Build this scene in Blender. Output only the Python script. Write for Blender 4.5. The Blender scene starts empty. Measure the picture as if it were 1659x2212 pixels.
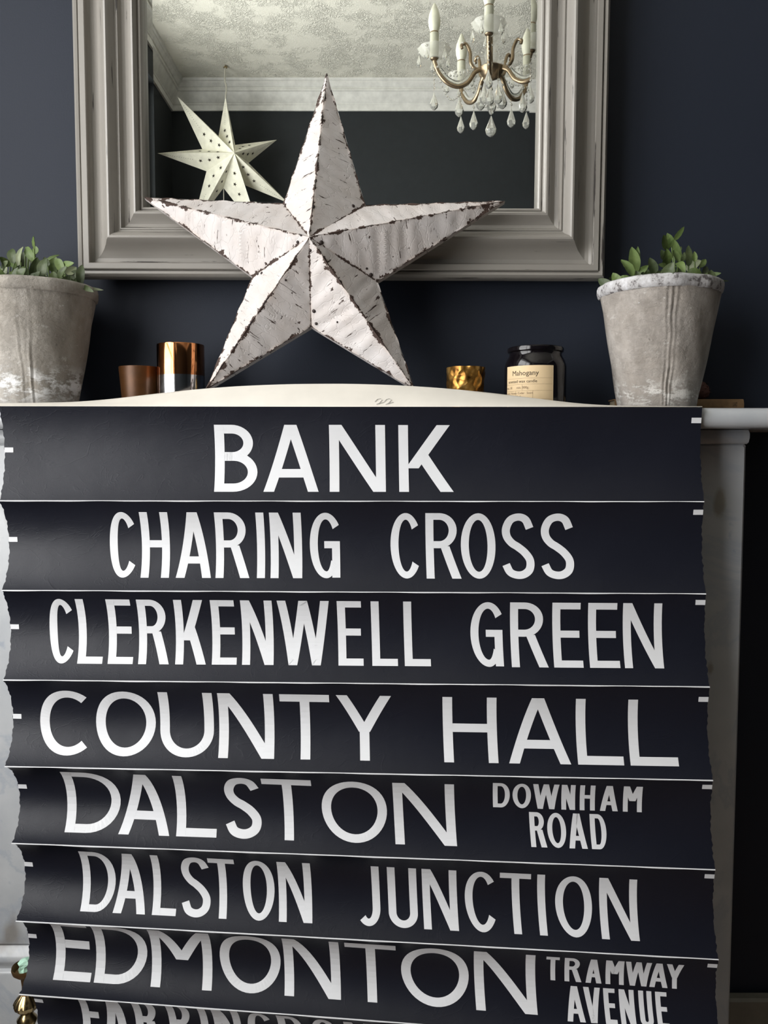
import bpy, math, random
from math import sin, cos, pi, radians, sqrt, atan2
from mathutils import Vector, Matrix
random.seed(7)
C = bpy.context.scene.collection
SC = bpy.context.scene

# ---------------------------------------------------------------- camera
F = 1788.0                       # focal length in pixels of the 1659 x 2212 frame
PITCH = radians(3.9)
CZ = 1.10
cam_d = bpy.data.cameras.new('camera'); cam = bpy.data.objects.new('camera', cam_d); C.objects.link(cam)
cam.location = (0, 0, CZ); cam.rotation_euler = (pi/2 - PITCH, 0, 0)
cam_d.sensor_fit = 'VERTICAL'; cam_d.sensor_height = 36; cam_d.lens = 36*F/2212
cam_d.clip_start = 0.02
SC.camera = cam
# ---------------------------------------------------------------- world, daylight, exposure
w = bpy.data.worlds.new('world'); SC.world = w; w.use_nodes = True
w.node_tree.nodes['Background'].inputs[0].default_value = (0.95, 0.97, 1.0, 1)
w.node_tree.nodes['Background'].inputs[1].default_value = 1.0
X_LEFT, X_RIGHT, Y_BACK, Y_REAR, Z_CEIL = -1.03, 2.3, 1.30, -1.62, 2.86
WIN = (-1.02, 0.98, 0.70, 2.62)  # window opening in the left wall: y0 y1 z0 z1
ld = bpy.data.lights.new('daylight', 'AREA'); ld.shape = 'RECTANGLE'; ld.size = 1.8; ld.size_y = 2.1
ld.energy = 59; ld.color = (1.0, 0.99, 0.975)
lo = bpy.data.objects.new('daylight', ld); C.objects.link(lo)
lo.location = (X_LEFT - 0.28, (WIN[0]+WIN[1])/2, (WIN[2]+WIN[3])/2); lo.rotation_euler = (0, radians(-90), 0)
SC.view_settings.view_transform = 'Standard'; SC.view_settings.look = 'None'
SC.view_settings.gamma = 1; SC.view_settings.use_curve_mapping = False
SC.view_settings.exposure = 0.75

# ---------------------------------------------------------------- helpers: pixels to places
FW = Vector((0, cos(PITCH), -sin(PITCH))); UP = Vector((0, sin(PITCH), cos(PITCH))); RT = Vector((1, 0, 0))
EYE = Vector((0, 0, CZ))
def ray(px, py): return FW + RT*((px-829.5)/F) - UP*((py-1106)/F)
def P(px, py, Y):
    d = ray(px, py); return EYE + d*(Y/d.y)
def on_plane(px, py, p0, n):
    d = ray(px, py); return EYE + d*((p0-EYE).dot(n)/d.dot(n))

# ---------------------------------------------------------------- helpers: objects
def tag(o, label=None, cat=None, group=None, kind=None):
    if label: o['label'] = label
    if cat: o['category'] = cat
    if group: o['group'] = group
    if kind: o['kind'] = kind
    return o
def thing(name, label, cat, loc, rot=(0, 0, 0), group=None):
    o = bpy.data.objects.new(name, None); C.objects.link(o); o.location = loc; o.rotation_euler = rot
    o.empty_display_size = 0.02
    return tag(o, label, cat, group)
class MB:
    def __init__(s): s.v = []; s.f = []; s.mi = []
    def add(s, vs, fs, mi=0):
        b = len(s.v); s.v += [Vector(p) for p in vs]; s.f += [tuple(b+i for i in f) for f in fs]; s.mi += [mi]*len(fs); return s
    def box(s, x0, y0, z0, x1, y1, z1, mi=0, bev=0.0):
        if bev > 0:
            b = bev; pr = [(x0+b, z0), (x1-b, z0), (x1, z0+b), (x1, z1-b), (x1-b, z1), (x0+b, z1), (x0, z1-b), (x0, z0+b)]
            cx, cz = (x0+x1)/2, (z0+z1)/2
            rings = []
            for (y, sh) in ((y0, b), (y0+b, 0), (y1-b, 0), (y1, b)):
                rings.append([(x + (sh if x < cx else -sh)*(1 if sh else 0), y, z + (sh if z < cz else -sh)*(1 if sh else 0)) for x, z in pr])
            vs = [p for r in rings for p in r]; fs = []
            for i in range(3):
                for j in range(8): fs.append((i*8+j, i*8+(j+1) % 8, (i+1)*8+(j+1) % 8, (i+1)*8+j))
            fs.append(tuple(range(7, -1, -1))); fs.append(tuple(range(24, 32)))
            return s.add(vs, fs, mi)
        vs = [(x0, y0, z0), (x1, y0, z0), (x1, y1, z0), (x0, y1, z0), (x0, y0, z1), (x1, y0, z1), (x1, y1, z1), (x0, y1, z1)]
        return s.add(vs, [(3, 2, 1, 0), (4, 5, 6, 7), (0, 1, 5, 4), (1, 2, 6, 5), (2, 3, 7, 6), (3, 0, 4, 7)], mi)
    def grid(s, pts, mi=0, closed=False):    # pts[i][j]
        n = len(pts); m = len(pts[0]); fs = []
        for i in range(n-1):
            for j in range(m if closed else m-1): fs.append((i*m+j, i*m+(j+1) % m, (i+1)*m+(j+1) % m, (i+1)*m+j))
        return s.add([p for r in pts for p in r], fs, mi)
    def lathe(s, prof, seg=32, c=(0, 0, 0), mi=0, fn=None, caps=True):
        pts = []
        for r, z in prof:
            ring = []
            for k in range(seg):
                a = 2*pi*k/seg; rr = fn(r, z, a) if fn else r
                ring.append((c[0]+rr*cos(a), c[1]+rr*sin(a), c[2]+z))
            pts.append(ring)
        b = len(s.v); s.grid(pts, mi, True)
        if caps:
            s.f.append(tuple(b+k for k in range(seg-1, -1, -1))); s.mi.append(mi)
            e = b+(len(prof)-1)*seg; s.f.append(tuple(e+k for k in range(seg))); s.mi.append(mi)
        return s
    def tube(s, path, rad, seg=8, mi=0):
        path = [Vector(p) for p in path]; n = len(path); pts = []
        ref = Vector((0.13, 0.31, 0.94))
        t0 = (path[1]-path[0]).normalized(); u = t0.cross(ref).normalized()
        for i in range(n):
            t = (path[min(i+1, n-1)]-path[max(i-1, 0)]).normalized()
            u = (u - t*u.dot(t)).normalized(); v = t.cross(u)
            r = rad(i/(n-1)) if callable(rad) else rad
            pts.append([path[i]+u*(r*cos(2*pi*k/seg))+v*(r*sin(2*pi*k/seg)) for k in range(seg)])
        b = len(s.v); s.grid(pts, mi, True)
        s.f.append(tuple(b+k for k in range(seg))); s.mi.append(mi)
        e = b+(n-1)*seg; s.f.append(tuple(e+k for k in range(seg-1, -1, -1))); s.mi.append(mi)
        return s
    def build(s, name, mats, parent=None, smooth=None, origin=None, local=False):
        me = bpy.data.meshes.new(name)
        o = bpy.data.objects.new(name, me); C.objects.link(o)
        if not isinstance(mats, (list, tuple)): mats = [mats]
        if parent and not local:                      # vertices given in world space
            bpy.context.view_layer.update()
            M = parent.matrix_world.inverted(); vs = [M @ v for v in s.v]
        else: vs = s.v
        if parent is None and origin is not None:
            og = Vector(origin); vs = [v-og for v in vs]; o.location = og
        me.from_pydata([tuple(v) for v in vs], [], s.f)
        for m in mats: me.materials.append(m)
        me.polygons.foreach_set('material_index', s.mi)
        if smooth is not None:
            me.shade_smooth(); me.set_sharp_from_angle(angle=radians(smooth))
        me.update()
        if parent: o.parent = parent
        return o
def catmull(pts, n=8):
    pts = [Vector(p) for p in pts]; q = [pts[0]*2-pts[1]]+pts+[pts[-1]*2-pts[-2]]; out = []
    for i in range(1, len(q)-2):
        for k in range(n):
            t = k/n; a, b, c, d = q[i-1], q[i], q[i+1], q[i+2]
            out.append(0.5*((2*b)+(c-a)*t+(2*a-5*b+4*c-d)*t*t+(3*b-a-3*c+d)*t**3))
    out.append(pts[-1]); return out
def tubepath(pts, n=8): return catmull(pts, n)
def text_mesh(body, size=1.0):
    cu = bpy.data.curves.new('t', 'FONT'); cu.body = body; cu.size = size; cu.align_x = 'LEFT'; cu.resolution_u = 3
    o = bpy.data.objects.new('t', cu); C.objects.link(o)
    dg = bpy.context.evaluated_depsgraph_get(); me = o.evaluated_get(dg).to_mesh()
    vs = [v.co.copy() for v in me.vertices]; fs = [tuple(p.vertices) for p in me.polygons]
    o.evaluated_get(dg).to_mesh_clear(); bpy.data.objects.remove(o); bpy.data.curves.remove(cu)
    return vs, fs

# ---------------------------------------------------------------- materials
class NM:
    def __init__(s, name):
        s.m = bpy.data.materials.new(name); s.m.use_nodes = True; s.t = s.m.node_tree; s.n = s.t.nodes
        s.b = s.n['Principled BSDF']; s.tc = s.n.new('ShaderNodeTexCoord')
    def L(s, a, b): s.t.links.new(a, b)
    def map(s, scale=(1, 1, 1), src='Object', rot=(0, 0, 0), loc=(0, 0, 0)):
        m = s.n.new('ShaderNodeMapping'); m.inputs['Scale'].default_value = scale; m.inputs['Rotation'].default_value = rot
        m.inputs['Location'].default_value = loc
        s.L(s.tc.outputs[src], m.inputs[0]); return m.outputs[0]
    def noise(s, scale, detail=4, rough=.55, vec=None, dist=0):
        x = s.n.new('ShaderNodeTexNoise'); x.inputs['Scale'].default_value = scale; x.inputs['Detail'].default_value = detail
        x.inputs['Roughness'].default_value = rough; x.inputs['Distortion'].default_value = dist
        s.L(vec if vec else s.tc.outputs['Object'], x.inputs['Vector']); return x.outputs[0]
    def ramp(s, fac, stops, interp='LINEAR'):
        r = s.n.new('ShaderNodeValToRGB'); r.color_ramp.interpolation = interp
        e = r.color_ramp.elements
        while len(e) < len(stops): e.new(0.5)
        for i, (p, c) in enumerate(stops):
            e[i].position = p; e[i].color = (c, c, c, 1) if isinstance(c, (int, float)) else (*c, 1)
        s.L(fac, r.inputs[0]); return r.outputs[0]
    def mix(s, fac, a, b, mode='MIX'):
        x = s.n.new('ShaderNodeMix'); x.data_type = 'RGBA'; x.blend_type = mode
        for v, i in ((fac, 0), (a, 6), (b, 7)):
            if isinstance(v, (int, float)): x.inputs[i].default_value = v if i == 0 else (v, v, v, 1)
            elif isinstance(v, tuple): x.inputs[i].default_value = (*v, 1)
            else: s.L(v, x.inputs[i])
        return x.outputs[2]
    def math(s, op, a, b=0.5, clamp=False):
        x = s.n.new('ShaderNodeMath'); x.operation = op; x.use_clamp = clamp
        for v, i in ((a, 0), (b, 1)):
            if isinstance(v, (int, float)): x.inputs[i].default_value = v
            else: s.L(v, x.inputs[i])
        return x.outputs[0]
    def bump(s, h, strength=.3, dist=.002, prev=None):
        x = s.n.new('ShaderNodeBump'); x.inputs['Strength'].default_value = strength; x.inputs['Distance'].default_value = dist
        s.L(h, x.inputs['Height'])
        if prev: s.L(prev, x.inputs['Normal'])
        return x.outputs[0]
    def set(s, col=None, rough=None, metal=None, normal=None, **kw):
        for k, v in (('Base Color', col), ('Roughness', rough), ('Metallic', metal), ('Normal', normal), *kw.items()):
            if v is None: continue
            k = k.replace('_', ' ')
            if isinstance(v, (int, float)): s.b.inputs[k].default_value = v
            elif isinstance(v, tuple): s.b.inputs[k].default_value = (*v, 1)
            else: s.L(v, s.b.inputs[k])
        return s.m
def simple(name, col, rough=.5, metal=0, bs=0, bstr=.2, var=.12, **kw):
    m = NM(name); n = m.noise(bs or 30)
    c = m.mix(m.ramp(n, [(.3, 0.), (.7, 1.)]), tuple(x*(1-var) for x in col), tuple(min(1, x*(1+var)) for x in col))
    return m.set(c, rough, metal, m.bump(n, bstr, .001) if bs else None, **kw)

m = NM('navy_wall_paint'); n = m.noise(420, 2); n2 = m.noise(3)
M_WALL = m.set(m.mix(n2, (.0098, .0138, .0235), (.0120, .0165, .0285)), .62, 0, m.bump(n, .25, .0006), Specular_IOR_Level=.3)
M_WALL_REAR = simple('dark_wall_paint', (.012, .016, .019), .75)
m = NM('textured_ceiling')
a = m.ramp(m.noise(52, 2, .5, dist=1.6), [(.40, 0.), (.49, 1.), (.51, 1.), (.60, 0.)]); b = m.noise(9, 3, .6); blob = m.ramp(b, [(.42, .12), (.55, 1.)])
h = m.math('MULTIPLY', a, blob)
M_CEIL = m.set((.90, .885, .78), .9, 0, m.bump(h, .9, .0035))
M_WHITE = simple('white_gloss_paint', (.78, .78, .74), .45)
M_SKIRT = simple('olive_grey_skirting', (.16, .15, .125), .5, bs=60)
m = NM('floorboards'); v = m.map((14, 1.2, 1)); n = m.noise(3, 6, vec=v)
M_FLOOR = m.set(m.ramp(n, [(.3, (.10, .06, .035)), (.7, (.20, .12, .07))]), .5)

m = NM('grey_veined_marble')
n = m.noise(3.5, 8, .62, dist=1.6); vein = m.ramp(n, [(.46, 0.), (.5, 1.), (.54, 0.)]); n2 = m.noise(14, 4)
c = m.mix(m.ramp(n2, [(.3, 0.), (.75, 1.)]), (.37, .385, .405), (.46, .47, .48))
c = m.mix(m.math('MULTIPLY', vein, .55), c, (.30, .33, .38))
sp = m.ramp(m.noise(38, 3), [(.66, 0.), (.74, 1.)]); c = m.mix(m.math('MULTIPLY', sp, .7), c, (.28, .31, .36))
st = m.ramp(m.noise(7, 3, vec=m.map((1.6, 1.6, .9), loc=(3.1, 0, .4))), [(.66, 0.), (.74, 1.)])
c = m.mix(m.math('MULTIPLY', st, .6), c, (.16, .13, .09))
for sx_, sz_, rx_, rz_ in ((.518, 1.035, .018, .045), (.512, .80, .012, .022), (.505, .335, .006, .01)):   # old brown stains on the right upright
    mp = m.map((1/rx_, 0, 1/rz_), loc=(-sx_/rx_, 0, -sz_/rz_)); ln = m.n.new('ShaderNodeVectorMath'); ln.operation = 'LENGTH'; m.L(mp, ln.inputs[0])
    k_ = m.ramp(m.math('ADD', ln.outputs['Value'], m.math('MULTIPLY', m.noise(22, 4), .9)), [(.0, 1.), (.75, 1.), (1.0, 0.)])
    c = m.mix(m.math('MULTIPLY', k_, .6), c, (.19, .16, .10))
M_MARBLE = m.set(c, .28, 0, m.bump(n2, .08, .001))

# blind print
m = NM('blind_black_print')
n = m.noise(900, 2); n2 = m.noise(4, 4); n3 = m.noise(60, 5, .7)
cr = m.ramp(m.noise(13, 3, vec=m.map((1, 1, 1.8)), dist=1.5), [(.485, 0.), (.5, 1.), (.515, 0.)])
nb = m.bump(n, .25, .0003); nb = m.bump(n2, .5, .006, nb); nb = m.bump(cr, .12, .0006, nb)
sc = m.ramp(n3, [(.74, 0.), (.78, 1.)])
M_BLIND = m.set(m.mix(m.math('MULTIPLY', sc, .1), m.mix(n2, (.0050, .0060, .0115), (.0075, .0086, .0155)), (.2, .2, .2)), m.ramp(n2, [(0, .38), (1, .50)]), 0, nb, Specular_IOR_Level=.3)
m = NM('blind_white_print'); n = m.noise(120, 3); n2 = m.noise(9, 4)
c = m.mix(m.ramp(n2, [(.35, 0.), (.7, 1.)]), (.68, .69, .715), (.63, .635, .65))
M_PRINT = m.set(c, .6, 0, m.bump(n, .1, .0005))
M_PAPER = simple('cream_paper', (.69, .655, .59), .65, bs=20, bstr=.1, var=.05)
M_PENCIL = simple('pencil_grey', (.30, .29, .28), .8)

# mirror frame
def frame_mat(name, scl):
    m = NM(name); n = m.noise(7, 4)
    c = m.mix(n, (.215, .20, .18), (.265, .25, .225))
    chip = m.ramp(m.noise(30, 5, .62, vec=m.map(scl)), [(.635, 0.), (.645, 1.)])
    return m.set(m.mix(chip, c, (.035, .03, .027)), .34, 0, m.bump(m.noise(200, 2), .05, .0005))
M_FRAME_V = frame_mat('taupe_paint_upright', (5, 5, .2)); M_FRAME_H = frame_mat('taupe_paint_level', (.2, 5, 5))
M_MIRROR = NM('mirror_silver').set((.86, .875, .85), .0, 1.0)
M_DARK = simple('dark_gap', (.02, .018, .016), .7)

# distressed white metal star
def star_mat():
    m = NM('flaking_white_paint')
    at = m.n.new('ShaderNodeAttribute'); at.attribute_name = 'edge'; e = at.outputs['Fac']   # metres to the nearest folded edge
    al = m.n.new('ShaderNodeAttribute'); al.attribute_name = 'along'; uv = al.outputs['Vector']
    n = m.noise(60, 6, .7); n2 = m.noise(18, 4, .6)
    mp = m.n.new('ShaderNodeMapping'); mp.inputs['Scale'].default_value = (160, 26, 26); m.L(uv, mp.inputs[0])
    s = m.n.new('ShaderNodeTexNoise'); s.inputs['Scale'].default_value = 1.0; s.inputs['Detail'].default_value = 5; s.inputs['Roughness'].default_value = .65
    s.inputs['Distortion'].default_value = .6
    m.L(mp.outputs[0], s.inputs['Vector'])
    streak = m.ramp(s.outputs[0], [(.635, 0.), (.652, 1.)])
    k = m.math('MULTIPLY', m.ramp(n, [(.47, 0.), (.72, 1.)]), .0085)
    k = m.math('ADD', k, m.math('MULTIPLY', m.ramp(n2, [(.52, 0.), (.62, 1.)]), .0012))
    edge = m.math('LESS_THAN', e, k)
    spots = m.ramp(m.noise(95, 4, .6), [(.70, 0.), (.715, 1.)])
    rust = m.math('MAXIMUM', m.math('MAXIMUM', edge, streak), spots)
    paint = m.mix(m.ramp(n2, [(.35, 0.), (.7, 1.)]), (.535, .505, .495), (.46, .415, .39))
    halo = m.ramp(m.math('ADD', m.math('MULTIPLY', e, -60), n2), [(.28, 0.), (.62, 1.)])
    paint = m.mix(m.math('MULTIPLY', halo, .35), paint, (.50, .36, .26))
    rc = m.mix(n, (.02, .012, .010), (.06, .032, .022))
    col = m.mix(rust, paint, rc)
    cr = m.n.new('ShaderNodeTexVoronoi'); cr.feature = 'DISTANCE_TO_EDGE'; cr.inputs['Scale'].default_value = 1.0
    mp2 = m.n.new('ShaderNodeMapping'); mp2.inputs['Scale'].default_value = (70, 34, 1); m.L(uv, mp2.inputs[0])
    wn = m.n.new('ShaderNodeTexNoise'); wn.inputs['Scale'].default_value = 1.4; m.L(mp2.outputs[0], wn.inputs['Vector'])
    av = m.n.new('ShaderNodeVectorMath'); av.operation = 'ADD'; m.L(mp2.outputs[0], av.inputs[0]); m.L(wn.outputs['Color'], av.inputs[1])
    m.L(av.outputs[0], cr.inputs['Vector'])
    crk = m.ramp(cr.outputs[0], [(0, 0.), (.04, 1.)])
    h = m.math('SUBTRACT', m.math('MULTIPLY', crk, .35), m.math('MULTIPLY', rust, 1.0))
    nb = m.bump(n, .35, .0015); nb = m.bump(h, .5, .0012, nb)
    return m.set(col, m.mix(rust, .5, .8), 0, nb)
M_STAR = star_mat()
M_RIVET = simple('rusty_rivet', (.03, .02, .018), .6, .3)

# pots
def pot_mat(name, c1, c2, patch, zc, seed):
    m = NM(name); n = m.noise(9, 6, .65, vec=m.map((1, 1, 1), loc=(seed, 0, 0))); f = m.noise(130, 5, .65)
    c = m.mix(m.ramp(n, [(.36, 0.), (.62, 1.)]), c1, c2)
    c = m.mix(m.ramp(m.noise(26, 5, .7, vec=m.map((1, 1, .5), loc=(seed, 2, 0))), [(.42, .45), (.6, 0.)]), c, tuple(x*.55 for x in c1))
    sep = m.n.new('ShaderNodeSeparateXYZ'); m.L(m.tc.outputs['Object'], sep.inputs[0])
    band = m.ramp(m.math('ADD', sep.outputs[2], m.math('MULTIPLY', n, .02)), [(max(0, zc-.03), 0.), (zc, 1.), (zc+.03, 0.)])
    pn = m.ramp(m.noise(34, 7, .75, vec=m.map((1, 1, 2.2), loc=(0, seed, 0))), [(.47, 0.), (.56, 1.)])
    c = m.mix(m.math('MULTIPLY', m.math('MULTIPLY', band, pn), .9), c, patch)
    wn = m.ramp(m.noise(40, 6, .75, vec=m.map((1, 1, 1.6), loc=(seed*2, 1, 0))), [(.60, 0.), (.68, 1.)])
    c = m.mix(m.math('MULTIPLY', wn, .5), c, (.62, .60, .57))
    pits = m.ramp(m.noise(75, 3, .6, vec=m.map((1, 1, .6))), [(.70, 0.), (.74, 1.)])
    c = m.mix(m.math('MULTIPLY', pits, .55), c, (.10, .09, .08))
    nb = m.bump(f, .7, .002); nb = m.bump(m.math('SUBTRACT', m.math('MULTIPLY', pn, .6), pits), .5, .0015, nb)
    return m.set(c, .85, 0, nb)
M_POT_L = pot_mat('weathered_stone_left', (.24, .215, .18), (.38, .355, .32), (.74, .74, .74), .045, 1.7)
M_POT_R = pot_mat('weathered_stone_right', (.27, .24, .21), (.42, .39, .36), (.60, .58, .55), .03, 5.2)
m = NM('chipped_limewash_rim'); n = m.noise(60, 5, .7)
M_RIM = m.set(m.ramp(n, [(.40, (.10, .09, .09)), (.47, (.36, .35, .35)), (.7, (.58, .58, .60))]), .85, 0, m.bump(n, .6, .002))
def leaf_mat(name, a, b):
    m = NM(name); n = m.noise(45, 4); c = m.mix(m.ramp(n, [(.3, 0.), (.7, 1.)]), a, b)
    return m.set(c, .55, 0, m.bump(m.noise(300, 3), .3, .0008), Subsurface_Weight=.0)
M_LEAF = [leaf_mat('sage_leaf', (.070, .115, .028), (.125, .175, .05)), leaf_mat('dark_sage_leaf', (.03, .05, .016), (.06, .08, .028)), leaf_mat('pale_sage_leaf', (.17, .20, .11), (.24, .27, .16))]
M_MOSS = simple('potting_moss', (.03, .035, .018), .95, bs=120, bstr=.9)

M_AMBER = simple('smoked_amber_glass', (.075, .028, .006), .42, .35, bs=90, bstr=.15)
M_COPPER = simple('copper_mercury_glass', (.62, .25, .10), .10, 1.0, bs=0, var=.25)
M_SILVER = simple('silver_mercury_glass', (.62, .62, .64), .12, 1.0, bs=0, var=.2)
m = NM('hammered_gold_foil'); n = m.noise(55, 5, .6); v = m.n.new('ShaderNodeTexVoronoi'); v.inputs['Scale'].default_value = 80; m.L(m.tc.outputs['Object'], v.inputs['Vector'])
M_GOLD = m.set(m.ramp(n, [(.35, (.16, .065, .015)), (.55, (.50, .26, .06)), (.7, (.72, .45, .15))]), .33, .9, m.bump(v.outputs[0], .8, .003))
M_JAR = simple('black_glass', (.004, .003, .004), .10, 0, Specular_IOR_Level=.45)
M_LABEL = simple('kraft_label', (.62, .47, .28), .7, var=.04)
M_INK = simple('typed_ink', (.05, .035, .02), .8)
M_INKF = simple('faded_ink', (.22, .15, .09), .8)
M_WAX = simple('cream_wax', (.7, .62, .45), .5)
M_BOOK = simple('tan_book_cloth', (.22, .13, .06), .75, bs=200)
M_PAGES = simple('page_edges', (.45, .38, .26), .8, bs=300)
M_DRIED = simple('dried_seed_head', (.11, .045, .035), .8, bs=80)
M_BRASS = simple('worn_brass', (.46, .34, .17), .24, 1.0, bs=70, bstr=.15, var=.3)
M_BRONZE = simple('tarnished_brass', (.20, .12, .055), .45, .85, bs=90, bstr=.3)
M_MINT = simple('mint_wax', (.42, .66, .52), .35, bs=50, bstr=.3)
M_PSTAR = simple('ivory_card', (.90, .88, .74), .7)
M_HOLE = simple('dark_cutout', (.03, .025, .015), .9)
M_CORD = simple('white_cord', (.6, .58, .5), .6)
M_GILT = simple('antique_gilt', (.34, .26, .17), .32, .85, bs=120, bstr=.3)
M_SLEEVE = simple('ivory_candle_sleeve', (.62, .62, .50), .5)
M_BULB = simple('frosted_bulb', (.80, .80, .66), .35)
m = NM('clear_crystal'); m.set((.97, .98, .95), .03, 0, IOR=1.32, Transmission_Weight=1.0)
tr = m.n.new('ShaderNodeBsdfDiffuse'); tr.inputs[0].default_value = (.8, .8, .74, 1); mx = m.n.new('ShaderNodeMixShader'); mx.inputs[0].default_value = .22
m.L(m.b.outputs[0], mx.inputs[1]); m.L(tr.outputs[0], mx.inputs[2]); m.L(mx.outputs[0], m.n['Material Output'].inputs[0]); M_CRYST = m.m
m = NM('thin_blown_glass'); tr = m.n.new('ShaderNodeBsdfTransparent'); gl = m.n.new('ShaderNodeBsdfPrincipled'); gl.inputs['Roughness'].default_value = .08
gl.inputs['Base Color'].default_value = (.75, .75, .68, 1); mx = m.n.new('ShaderNodeMixShader'); mx.inputs[0].default_value = .30
m.L(tr.outputs[0], mx.inputs[1]); m.L(gl.outputs[0], mx.inputs[2]); m.L(mx.outputs[0], m.n['Material Output'].inputs[0]); M_BLOWN = m.m
m = NM('window_glass'); tr = m.n.new('ShaderNodeBsdfTransparent'); gl = m.n.new('ShaderNodeBsdfGlossy'); gl.inputs['Roughness'].default_value = .01
mx = m.n.new('ShaderNodeMixShader'); mx.inputs[0].default_value = .06
m.L(tr.outputs[0], mx.inputs[1]); m.L(gl.outputs[0], mx.inputs[2]); m.L(mx.outputs[0], m.n['Material Output'].inputs[0]); M_GLASS = m.m

# ---------------------------------------------------------------- the room
def struct(o): o['kind'] = 'structure'; return o
T = .12
struct(MB().box(X_LEFT-T, Y_REAR-T, -.1, X_RIGHT+T, Y_BACK+T, 0).build('floor', M_FLOOR))
struct(MB().box(X_LEFT-T, Y_REAR-T, Z_CEIL, X_RIGHT+T, Y_BACK+T, Z_CEIL+.1).build('ceiling', M_CEIL))
struct(MB().box(X_LEFT-T, Y_BACK, 0, X_RIGHT+T, Y_BACK+T, Z_CEIL).build('wall_back', M_WALL))
struct(MB().box(X_LEFT-T, Y_REAR-T, 0, X_RIGHT+T, Y_REAR, Z_CEIL).build('wall_front', M_WALL_REAR))
struct(MB().box(X_RIGHT, Y_REAR, 0, X_RIGHT+T, Y_BACK, Z_CEIL).build('wall_right', M_WALL_REAR))
y0, y1, z0, z1 = WIN; wl = MB()
wl.box(X_LEFT-T, Y_REAR, 0, X_LEFT, y0, Z_CEIL); wl.box(X_LEFT-T, y1, 0, X_LEFT, Y_BACK, Z_CEIL)
wl.box(X_LEFT-T, y0, 0, X_LEFT, y1, z0); wl.box(X_LEFT-T, y0, z1, X_LEFT, y1, Z_CEIL)
struct(wl.build('wall_left', M_WALL_REAR))
xa, xb = X_LEFT-.085, X_LEFT-.035; win = MB(); t = .05
win.box(xa, y0, z0, xb, y0+t, z1); win.box(xa, y1-t, z0, xb, y1, z1)
win.box(xa, y0+t, z0, xb, y1-t, z0+t); win.box(xa, y0+t, z1-t, xb, y1-t, z1)
win.box(xa, y0+t, (z0+z1)/2-.02, xb, y1-t, (z0+z1)/2+.02); win.box(xa, (y0+y1)/2-.02, z0+t, xb, (y0+y1)/2+.02, z1-t)
wf = struct(win.build('window_1', M_WHITE))
for (a0, a1) in ((y0+t, (y0+y1)/2-.02), ((y0+y1)/2+.02, y1-t)):
    for (b0, b1) in ((z0+t, (z0+z1)/2-.02), ((z0+z1)/2+.02, z1-t)):
        MB().box(X_LEFT-.062, a0, b0, X_LEFT-.058, a1, b1).build('pane', M_GLASS, wf)
MB().box(X_LEFT-.035, y0, z0-.02, X_LEFT+.05, y1, z0, bev=.004).build('window_sill', M_WHITE, wf)

# plaster cornice: a stepped moulded profile (distance from wall, drop below ceiling)
COR = [(0, .140), (.013, .140), (.015, .136), (.015, .114), (.022, .110), (.022, .106), (.027, .103), (.060, .058), (.070, .054), (.070, .044), (.064, .041), (.064, .037),
       (.074, .034), (.086, .024), (.090, .020), (.090, .014), (.100, .010), (.104, .0)]
def cornice(name, a, b, inward):
    a, b = Vector(a), Vector(b); d = (b-a).normalized(); iw = Vector(inward); pts = []
    for q, h in COR:
        q *= .72; h *= .90; pts.append([a+iw*q+d*q+Vector((0, 0, -h)), b+iw*q-d*q+Vector((0, 0, -h))])
    struct(MB().grid(pts).build(name, M_WHITE, smooth=25))
zc = Z_CEIL
cornice('trim_1', (X_LEFT, Y_REAR, zc), (X_RIGHT, Y_REAR, zc), (0, 1, 0))
cornice('trim_2', (X_LEFT, Y_REAR, zc), (X_LEFT, Y_BACK, zc), (1, 0, 0))
cornice('trim_3', (X_RIGHT, Y_REAR, zc), (X_RIGHT, Y_BACK, zc), (-1, 0, 0))
cornice('trim_4', (X_LEFT, Y_BACK, zc), (X_RIGHT, Y_BACK, zc), (0, -1, 0))

# ---------------------------------------------------------------- fireplace surround
SH_Y = 1.09; SH_TOP = P(1560, 880.5, SH_Y).z; SH_T = P(1560, 880.5, SH_Y).z - P(1560, 924, SH_Y).z
MX = -.052
XR_OUT = P(1612, 1000, 1.15).x; XL_OUT = 2*MX - XR_OUT
fp = thing('marble_fireplace', 'grey veined marble fireplace surround with a rounded mantel shelf', 'fireplace', (MX, 1.2, 0))
pr = []; r = SH_T/2
for k in range(9):
    a = pi/2 + pi*k/8; pr.append((SH_Y+r*.75+r*.75*cos(a), SH_TOP-r+r*sin(a)))
pr = [(Y_BACK-.001, SH_TOP)]+pr+[(Y_BACK-.001, SH_TOP-SH_T)]
xs0, xs1 = XL_OUT-.10, XR_OUT+.10
mb = MB(); n = len(pr)
mb.add([(xs0, y, z) for y, z in pr]+[(xs1, y, z) for y, z in pr], [(i, (i+1) % n, n+(i+1) % n, n+i) for i in range(n)]+[tuple(range(n-1, -1, -1)), tuple(range(n, 2*n))])
mb.build('mantel_shelf', M_MARBLE, fp, smooth=40)
ZF = SH_TOP-SH_T
PLZ = P(40, 2072, 1.15).z
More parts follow.
